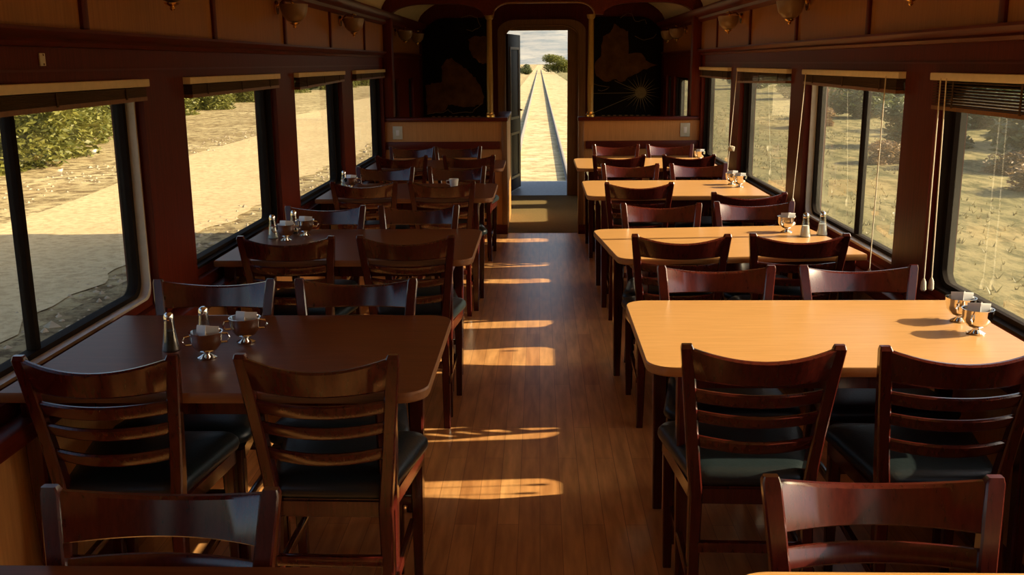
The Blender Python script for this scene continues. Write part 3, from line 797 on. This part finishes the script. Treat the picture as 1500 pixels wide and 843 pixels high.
# seat number plate on the left frieze
root = empty('number_plate', (XL, 2.88, 1.60)); tagit(root, 'small dull metal plate on the left frieze above the window', 'plate')
bm = new(); box(bm, 0.0005, 0.005, -0.016, 0.016, -0.018, 0.018, 0.001); obj('plate', bm, M['alu'], root)
bm = new()
for z in (-0.013, 0.013): tube(bm, [(0.0055, 0, z), (0.0075, 0, z)], 0.003, 8)
obj('screw', bm, M['chrome'], root)

# ------------------------------------------------------------------ blinds
def blind(side, i, y0, y1, drop_near, drop_far, cords=()):
    s = -1 if side == 'left' else 1
    xi = XL if side == 'left' else XR
    nm = ['behind the camera', 'nearest the camera', 'beside the second table', 'beside the third table', 'beside the fourth table', 'beside the farthest table'][i]
    root = empty('window_blind', (xi, (y0+y1)/2, HEAD)); tagit(root, f'raised dark slat blind with cream head rail on {side} window {nm}', 'window blind', f'raised blinds on the {side} windows')
    h = (y1-y0)/2
    def X(d): return -s*d         # distance into the room
    bm = new(); xs_ = sorted((X(0.030), X(-0.030))); box(bm, xs_[0], xs_[1], -h+0.002, h-0.002, -0.028, -0.001, 0.003); obj('head_rail', bm, M['cream'], root)
    # slats piled up; the pile may hang unevenly
    bm = new(); n = 9
    for k in range(n):
        f = (k+0.5)/n
        za, zb = -0.030 - (drop_near-0.030)*f, -0.030 - (drop_far-0.030)*f
        t = 0.0016
        x0, x1 = sorted((X(0.026), X(-0.024)))
        ring = lambda y, z: [(x0, y, z-t), (x1, y, z-t), (x1, y, z+t), (x0, y, z+t)]
        loft(bm, [ring(-h+0.03, za), ring(h-0.03, zb)])
    sl = obj('slat_stack', bm, M['slat'], root, False)
    bm = new(); x0, x1 = sorted((X(0.027), X(-0.025)))
    ring = lambda y, z: [(x0, y, z-0.014), (x1, y, z-0.014), (x1, y, z), (x0, y, z)]
    loft(bm, [ring(-h+0.028, -drop_near), ring(h-0.028, -drop_far)]); obj('bottom_rail', bm, M['casing'], root, False)
    for f in (-0.7, 0.0, 0.7):
        bm = new(); zb = -(drop_near + (drop_far-drop_near)*(f+1)/2) - 0.004
        y = f*h; x = X(0.0285); box(bm, min(x, X(0.0305)), max(x, X(0.0305)), y-0.006, y+0.006, zb, -0.029)
        obj('ladder_tape', bm, M['slat'], root, False)
    for (ya, da, yb_, db, zb) in cords:
        bm = new(); pts = []
        for k in range(9):
            t = k/8; pts.append((X(da + (db-da)*t), ya + (yb_-ya)*t - (y0+y1)/2, -0.02 + (zb-HEAD+0.02)*t))
        tube(bm, pts, 0.0024, 6); c = obj('cord', bm, M['cord'], root)
        e = pts[-1]
        bm = new(); lathe(bm, [(0.004, 0.0), (0.009, -0.012), (0.011, -0.040), (0.007, -0.046)], 10, e[0], e[1], e[2]); obj('tassel', bm, M['cord'], c)
for i, (a, b) in enumerate(LW):
    dn, df = [(0.07, 0.07), (0.08, 0.075), (0.072, 0.062), (0.070, 0.062), (0.085, 0.060), (0.066, 0.062)][i]
    blind('left', i, a, b, dn, df)
for i, (a, b) in enumerate(RW):
    dn, df = [(0.07, 0.07), (0.12, 0.12), (0.118, 0.118), (0.075, 0.066), (0.070, 0.095), (0.078, 0.075)][i]
    cords = {2: [(3.66, 0.034, 3.66, 0.032, 0.78), (3.61, 0.034, 3.585, 0.034, 0.80)], 3: [(5.50, 0.034, 5.48, 0.072, 0.84), (4.235, 0.034, 4.23, 0.045, 0.70)],
             4: [(7.40, 0.034, 7.37, 0.08, 0.80)]}.get(i, ())
    blind('right', i, a, b, dn, df, cords)
# a knot of gathered cord hanging at the fourth right window
root = empty('cord_knot', (XR-0.062, 7.355, 0.955)); tagit(root, 'pale bundle of gathered blind cord hanging at the fourth right window', 'cord bundle')
bm = new()
for k in range(5):
    pts = [(0.016*math.cos(a+k) , 0.030*math.sin(a*1.0+k*0.7), 0.016*math.sin(a*2+k)) for a in [2*PI*q/14 for q in range(15)]]
    tube(bm, pts, 0.0045, 6)
obj('loops', bm, M['cord'], root)
bm = new(); tube(bm, [(0.0, -0.012, 0), (0.0, 0.012, 0)], 0.014, 10); obj('wrap', bm, M['cord'], root)

# ------------------------------------------------------------------ outside
def sm(a, b, x):
    t = max(0, min(1, (x-a)/(b-a))); return t*t*(3-2*t)
def gh(x, y):
    if x < 0:
        z = -1.36 + 0.71*sm(2.4, 4.3, -x)*(1 - 0.6*sm(60, 200, y))
        z += 0.5*sm(40, 120, -x)
    else:
        z = -1.36 + 0.20*sm(2.2, 7.0, x) + 0.55*sm(9, 40, x)
    r = math.sin(x*0.9+y*0.37)*math.cos(y*0.51-x*0.23)
    amp = 0.05*sm(2.0, 4.0, abs(x)) if x > 0 else 0.03*sm(9, 12, -x)
    return z + r*amp
def grid(xs, ys, dz=0.0, f=gh):
    bm = new(); vr = [[bm.verts.new((x, y, f(x, y)+dz)) for x in xs] for y in ys]
    for a, b in zip(vr, vr[1:]):
        for k in range(len(xs)-1): bm.faces.new((a[k], a[k+1], b[k+1], b[k]))
    return bm
ysg = [-30 + 1.2*k for k in range(90)] + [80 + 8*k for k in range(1, 40)] + [420, 600, 900, 1400, 2200, 3600]
def land(name, xs, mat, label):
    o = obj(name, grid(xs, ysg), mat, None, True, 180); tagit(o, label, 'ground', kind='structure'); return o
land('ground_trackside', [-2.4+0.3*k for k in range(19)] + [3.6, 4.4], M['dirt'], 'pale sandy track bed behind the train')
land('ground_cutting', [-4.4+0.2*k for k in range(11)], M['rubble'], 'rubbly slope between the track and the road at left')
land('ground_verge', [-1500, -700, -300, -150, -90, -60, -40, -30, -24, -20, -17, -15, -13, -11.5, -10.4, -9.4, -8.4, -7.0, -5.5, -4.4], M['verge'], 'dry leaf-littered verge and orchard floor at left')
land('ground_grassland', [4.4+0.4*k for k in range(8)] + [7.8, 8.5, 10, 12, 14, 17, 20, 25, 30, 40, 60, 90, 150, 300, 700, 1500], M['grass_ground'], 'dry grassland at right of the track')
# worn road ribbon lying on the verge, drifting away from the track
bm = new(); rings = []
for k in range(620):
    y = -25 + 0.25*k
    off = 1.0*sm(12, 60, y)*3.5
    xa, xb = -4.60 - 0.10*math.sin(y*0.7) - 0.07*math.sin(y*2.9+1) - 0.05*math.sin(y*6.1) - off*0.15, -8.0 - off - 0.25*math.sin(y*0.33)
    rings.append([(xa + (xb-xa)*t, y, gh(xa + (xb-xa)*t, y) + 0.012) for t in (0, 0.06, 0.2, 0.4, 0.6, 0.8, 0.94, 1)])
loft(bm, rings, close=False, cap=False)
o = obj('road', bm, M['asphalt'], None, True, 180); tagit(o, 'worn pale dirt road running beside the track at left', 'road', kind='structure')

# rails behind the train
for x, lab in ((-0.70, 'left rail of the track seen through the end door'), (0.74, 'right rail of the track seen through the end door')):
    root = empty('rail', (x, 14, -1.36)); tagit(root, lab, 'rail', 'rails of the track behind the train')
    bm = new(); box(bm, -0.036, 0.036, -20, 420, 0.095, 0.135, 0.008); obj('head', bm, M['rust'], root)
    bm = new(); box(bm, -0.012, 0.012, -20, 420, 0.02, 0.095); box(bm, -0.07, 0.07, -20, 420, -0.02, 0.02); obj('web', bm, M['rust'], root)

# hills far beyond
bm = new(); rings = []
rnd = random.Random(3)
def hz(x, y):
    t = sm(1700, 3400, y)
    return -1 + 320*t*(0.75 + 0.25*math.sin(x*0.0041+1.0)) + 26*math.sin(x*0.013+y*0.004)*t + 14*math.sin(x*0.031-y*0.011)*t + 6*math.sin(x*0.09+y*0.03)*t
xs = [-1500+50*k for k in range(61)]; ysh = [1700+70*k for k in range(28)]
o = obj('hills', grid(xs, ysh, 0, hz), M['hill'], None, True, 180); tagit(o, 'hills coloured hazy blue-grey beyond the end of the track', 'hill', kind='structure')

def foliage(rx, rz, n, leaf, seed, lumps=9, skirt=0.0):
    rnd = random.Random(seed); bm = new()
    cents = []
    for k in range(lumps):
        a = rnd.uniform(0, 2*PI); r = rx*rnd.uniform(0.2, 0.62); cents.append((r*math.cos(a), r*math.sin(a), rz*(skirt + (1.75-skirt)*rnd.random()), rnd.uniform(0.38, 0.6)))
    cents.append((0, 0, rz, 0.9))
    for k in range(n):
        cx, cy, cz, sc = cents[rnd.randrange(len(cents))]
        while True:
            v = Vector((rnd.uniform(-1, 1), rnd.uniform(-1, 1), rnd.uniform(-1, 1)))
            if 0.05 < v.length < 1: break
        v = v.normalized()*(rnd.random()**0.35)
        p = Vector((cx + v.x*rx*sc, cy + v.y*rx*sc, max(0.03, cz + v.z*rz*sc)))
        q = Matrix.Rotation(rnd.uniform(0, 2*PI), 3, 'Z') @ Matrix.Rotation(rnd.uniform(-1.2, 1.2), 3, 'X') @ Matrix.Rotation(rnd.uniform(-0.8, 0.8), 3, 'Y')
        l, w = leaf*rnd.uniform(0.7, 1.3), leaf*0.45*rnd.uniform(0.7, 1.2)
        bm.faces.new([bm.verts.new(p + q @ Vector(u)) for u in ((-l/2, 0, 0), (0, -w/2, 0.02*l), (l/2, 0, 0), (0, w/2, 0.02*l))])
    return bm
def plant(name, rx, rz, n, leaf, mat, seed, trunk, lumps=9, skirt=0.0):
    root = empty(name, (0, 0, 0))
    bm = foliage(rx, rz, n, leaf, seed, lumps, skirt); obj('crown', bm, mat, root, False)
    bm = new(); rnd = random.Random(seed)
    tube(bm, [(0, 0, -0.15), (0.03, 0.02, trunk*0.5), (0.0, 0.0, trunk)], [0.09*rx/2, 0.075*rx/2, 0.05*rx/2], 8)
    for k in range(4):
        a = k*PI/2 + 0.4; tube(bm, [(0, 0, trunk*0.7), (0.3*rx*math.cos(a), 0.3*rx*math.sin(a), trunk*1.1), (0.5*rx*math.cos(a), 0.5*rx*math.sin(a), trunk*1.5)], [0.05*rx/2, 0.035*rx/2, 0.015*rx/2], 6)
    obj('trunk', bm, M['bark'], root)
    return root
protos = [plant('orange_tree', 2.3, 1.75, 11000, 0.20, M['leaf'], 11+q, 1.4, 12) for q in range(3)]
path = [(-10.4, 8), (-10.7, 15), (-11.3, 22), (-13.9, 31), (-17.0, 50), (-18.6, 71), (-19.0, 100), (-19.2, 160)]
def path_x(y):
    for (xa, ya), (xb, yb) in zip(path, path[1:]):
        if ya <= y <= yb: return xa + (xb-xa)*(y-ya)/(yb-ya)
    return path[-1][0]
ty = [10.5, 14.2, 17.8, 21.6, 25.4, 29.2, 33.2, 37.2, 41.5, 46, 51, 56.5, 62, 68, 75, 83, 92, 102, 114]
for i, y in enumerate(ty):
    src = protos[i % 3]
    o = src if i < 3 else copy_tree(src)
    x = path_x(y) - 1.1
    o.location = (x, y, gh(x, y)); o.rotation_euler = (0, 0, i*1.3); sc = 0.95 + 0.12*math.sin(i*2.1); o.scale = (sc, sc, sc)
    tagit(o, 'bushy green orchard tree in the row beyond the road at left', 'tree', 'orchard trees in the row beyond the road')

sp = [plant('shrub', 1.5, 0.85, 6500, 0.22, M['scrub'], 31+q, 0.6, 8) for q in range(2)]
dp = plant('dry_shrub', 1.1, 0.55, 3600, 0.18, M['dry'], 41, 0.4, 7)
spots = [(13.6, 26.0, 1.45), (16.8, 32.0, 1.6), (18.6, 27.0, 1.8), (12.4, 32.5, 1.0), (21.5, 36.5, 1.6), (17.5, 40.0, 1.3), (15.2, 48.5, 1.2), (24.5, 46.0, 1.7), (20.5, 55.0, 1.6), (25.5, 65.0, 1.9), (18.8, 72.0, 1.5), (26.0, 84.0, 2.1), (20.0, 98.0, 2.0), (28.0, 112.0, 2.4), (24.0, 30.5, 1.7), (30.0, 56.0, 2.0)]
for i, (x, y, sc) in enumerate(spots):
    o = sp[i] if i < 2 else copy_tree(sp[i % 2])
    o.location = (x, y, gh(x, y)); o.rotation_euler = (0, 0, i*0.9); o.scale = (sc, sc, sc*0.9)
    tagit(o, 'dark green scrub bush on the grassland seen through the right windows', 'shrub', 'scrub bushes on the right grassland')
dspots = [(10.6, 21.0, 0.8), (11.6, 24.6, 0.7), (9.6, 27.5, 0.7), (14.0, 36.5, 1.0), (11.5, 42.5, 1.0), (17.0, 60.5, 1.2), (14.4, 21.4, 0.9)]
for i, (x, y, sc) in enumerate(dspots):
    o = dp if i == 0 else copy_tree(dp)
    o.location = (x, y, gh(x, y)); o.rotation_euler = (0, 0, i*1.7); o.scale = (sc, sc, sc*0.8)
    tagit(o, 'low tawny dry shrub on the grassland seen through the right windows', 'shrub', 'tawny dry shrubs on the right grassland')
t1 = plant('oak_tree', 4.2, 2.3, 9000, 0.42, M['leaf'], 51, 2.0, 10, 0.35); t1.location = (5.2, 285, gh(5.2, 285)); tagit(t1, 'round green tree at the far end of the track', 'tree')
t2 = copy_tree(sp[0]); t2.location = (-3.4, 250, gh(-3.4, 250)); t2.scale = (1.2, 1.2, 1.4); tagit(t2, 'low green bush left of the far end of the track', 'shrub')

# dry grass tufts and stones (uncountable ground cover)
bm = new(); rnd = random.Random(21)
for k in range(8000):
    y = rnd.uniform(4, 60); x = 3.9 + (rnd.random()**1.5)*24
    z = gh(x, y)
    if x < 4.0 or any((x-a)**2+(y-b)**2 < (2.4*c)**2 for a, b, c in spots + dspots): continue
    for q in range(3):
        a = rnd.uniform(0, 2*PI); h = rnd.uniform(0.03, 0.11); w = rnd.uniform(0.008, 0.018); lx, ly = rnd.uniform(-0.07, 0.07), rnd.uniform(-0.07, 0.07)
        c, s_ = math.cos(a)*w, math.sin(a)*w
        bm.faces.new([bm.verts.new(p) for p in ((x-c, y-s_, z-0.01), (x+c, y+s_, z-0.01), (x+lx, y+ly, z+h))])
o = obj('dry_grass', bm, M['dry_grass'], None, False); tagit(o, 'short dry grass tufts over the right grassland', 'grass', kind='stuff')
bm = new(); rnd = random.Random(22)
for k in range(2600):
    y = rnd.uniform(2, 45); x = -rnd.uniform(2.5, 4.9) if k % 3 else -rnd.uniform(8.5, 10.2)
    r = rnd.uniform(0.012, 0.045)*(1 if rnd.random() < 0.93 else 1.6); z = gh(x, y)
    vs = [bm.verts.new((x + r*a*rnd.uniform(0.7, 1.3), y + r*b*rnd.uniform(0.7, 1.3), z + r*c*rnd.uniform(0.5, 0.9))) for a, b, c in ((1, 0, 0), (0, 1, 0), (-1, 0, 0), (0, -1, 0), (0, 0, 1), (0, 0, -1))]
    for f in ((0, 1, 4), (1, 2, 4), (2, 3, 4), (3, 0, 4), (1, 0, 5), (2, 1, 5), (3, 2, 5), (0, 3, 5)): bm.faces.new([vs[i_] for i_ in f])
o = obj('gravel', bm, M['stone'], None, False); tagit(o, 'loose stones and clods beside the road at left', 'gravel', kind='stuff')

# ------------------------------------------------------------------ light
sun_dir = Vector((-1.0, -0.085, -0.52)).normalized()
sl = bpy.data.lights.new('sun', 'SUN'); sl.energy = 8.2; sl.angle = math.radians(0.6); sl.color = (1.0, 0.83, 0.53)
so = bpy.data.objects.new('sun', sl); COL.objects.link(so); so.rotation_euler = sun_dir.to_track_quat('-Z', 'Y').to_euler(); so.location = (30, 10, 20)
w = bpy.data.worlds.new('sky'); scene.world = w; w.use_nodes = True; nt = w.node_tree
bg = nt.nodes['Background']
sky = nt.nodes.new('ShaderNodeTexSky'); sky.sky_type = 'NISHITA'; sky.sun_disc = False
sky.sun_elevation = math.asin(-sun_dir.z); sky.sun_rotation = math.atan2(-sun_dir.x, -sun_dir.y); sky.air_density = 1.0; sky.dust_density = 4.0
nt.links.new(sky.outputs['Color'], bg.inputs['Color']); bg.inputs['Strength'].default_value = 0.175

# ------------------------------------------------------------------ camera (28.. mm view down the aisle, slightly left and down, tiny roll)
F = 1450.0; roll = math.radians(-0.45); H = 1.58
def axes(yaw, pitch):
    f = Vector((-math.sin(yaw)*math.cos(pitch), math.cos(yaw)*math.cos(pitch), -math.sin(pitch)))
    r = Vector((math.cos(yaw), math.sin(yaw), 0)); u = r.cross(f)
    return r*math.cos(roll) + u*math.sin(roll), -r*math.sin(roll) + u*math.cos(roll), f
yaw, pitch = math.radians(1.6407), math.radians(12.788)
r, u, f = axes(yaw, pitch)
cam = bpy.data.cameras.new('camera'); co = bpy.data.objects.new('camera', cam); COL.objects.link(co)
mw = Matrix.Identity(4)
for k in range(3): mw[k][0], mw[k][1], mw[k][2] = r[k], u[k], -f[k]
mw[2][3] = H
co.matrix_world = mw
cam.sensor_width = 36; cam.lens = F*36/1500; cam.clip_start = 0.05; cam.clip_end = 8000
scene.camera = co

vs = scene.view_settings
vs.view_transform = 'Standard'; vs.look = 'None'; vs.gamma = 1.0; vs.exposure = 0.42; vs.use_curve_mapping = False
scene.cycles.max_bounces = 10; scene.cycles.diffuse_bounces = 8; scene.cycles.transparent_max_bounces = 24
scene.cycles.caustics_reflective = False; scene.cycles.caustics_refractive = False
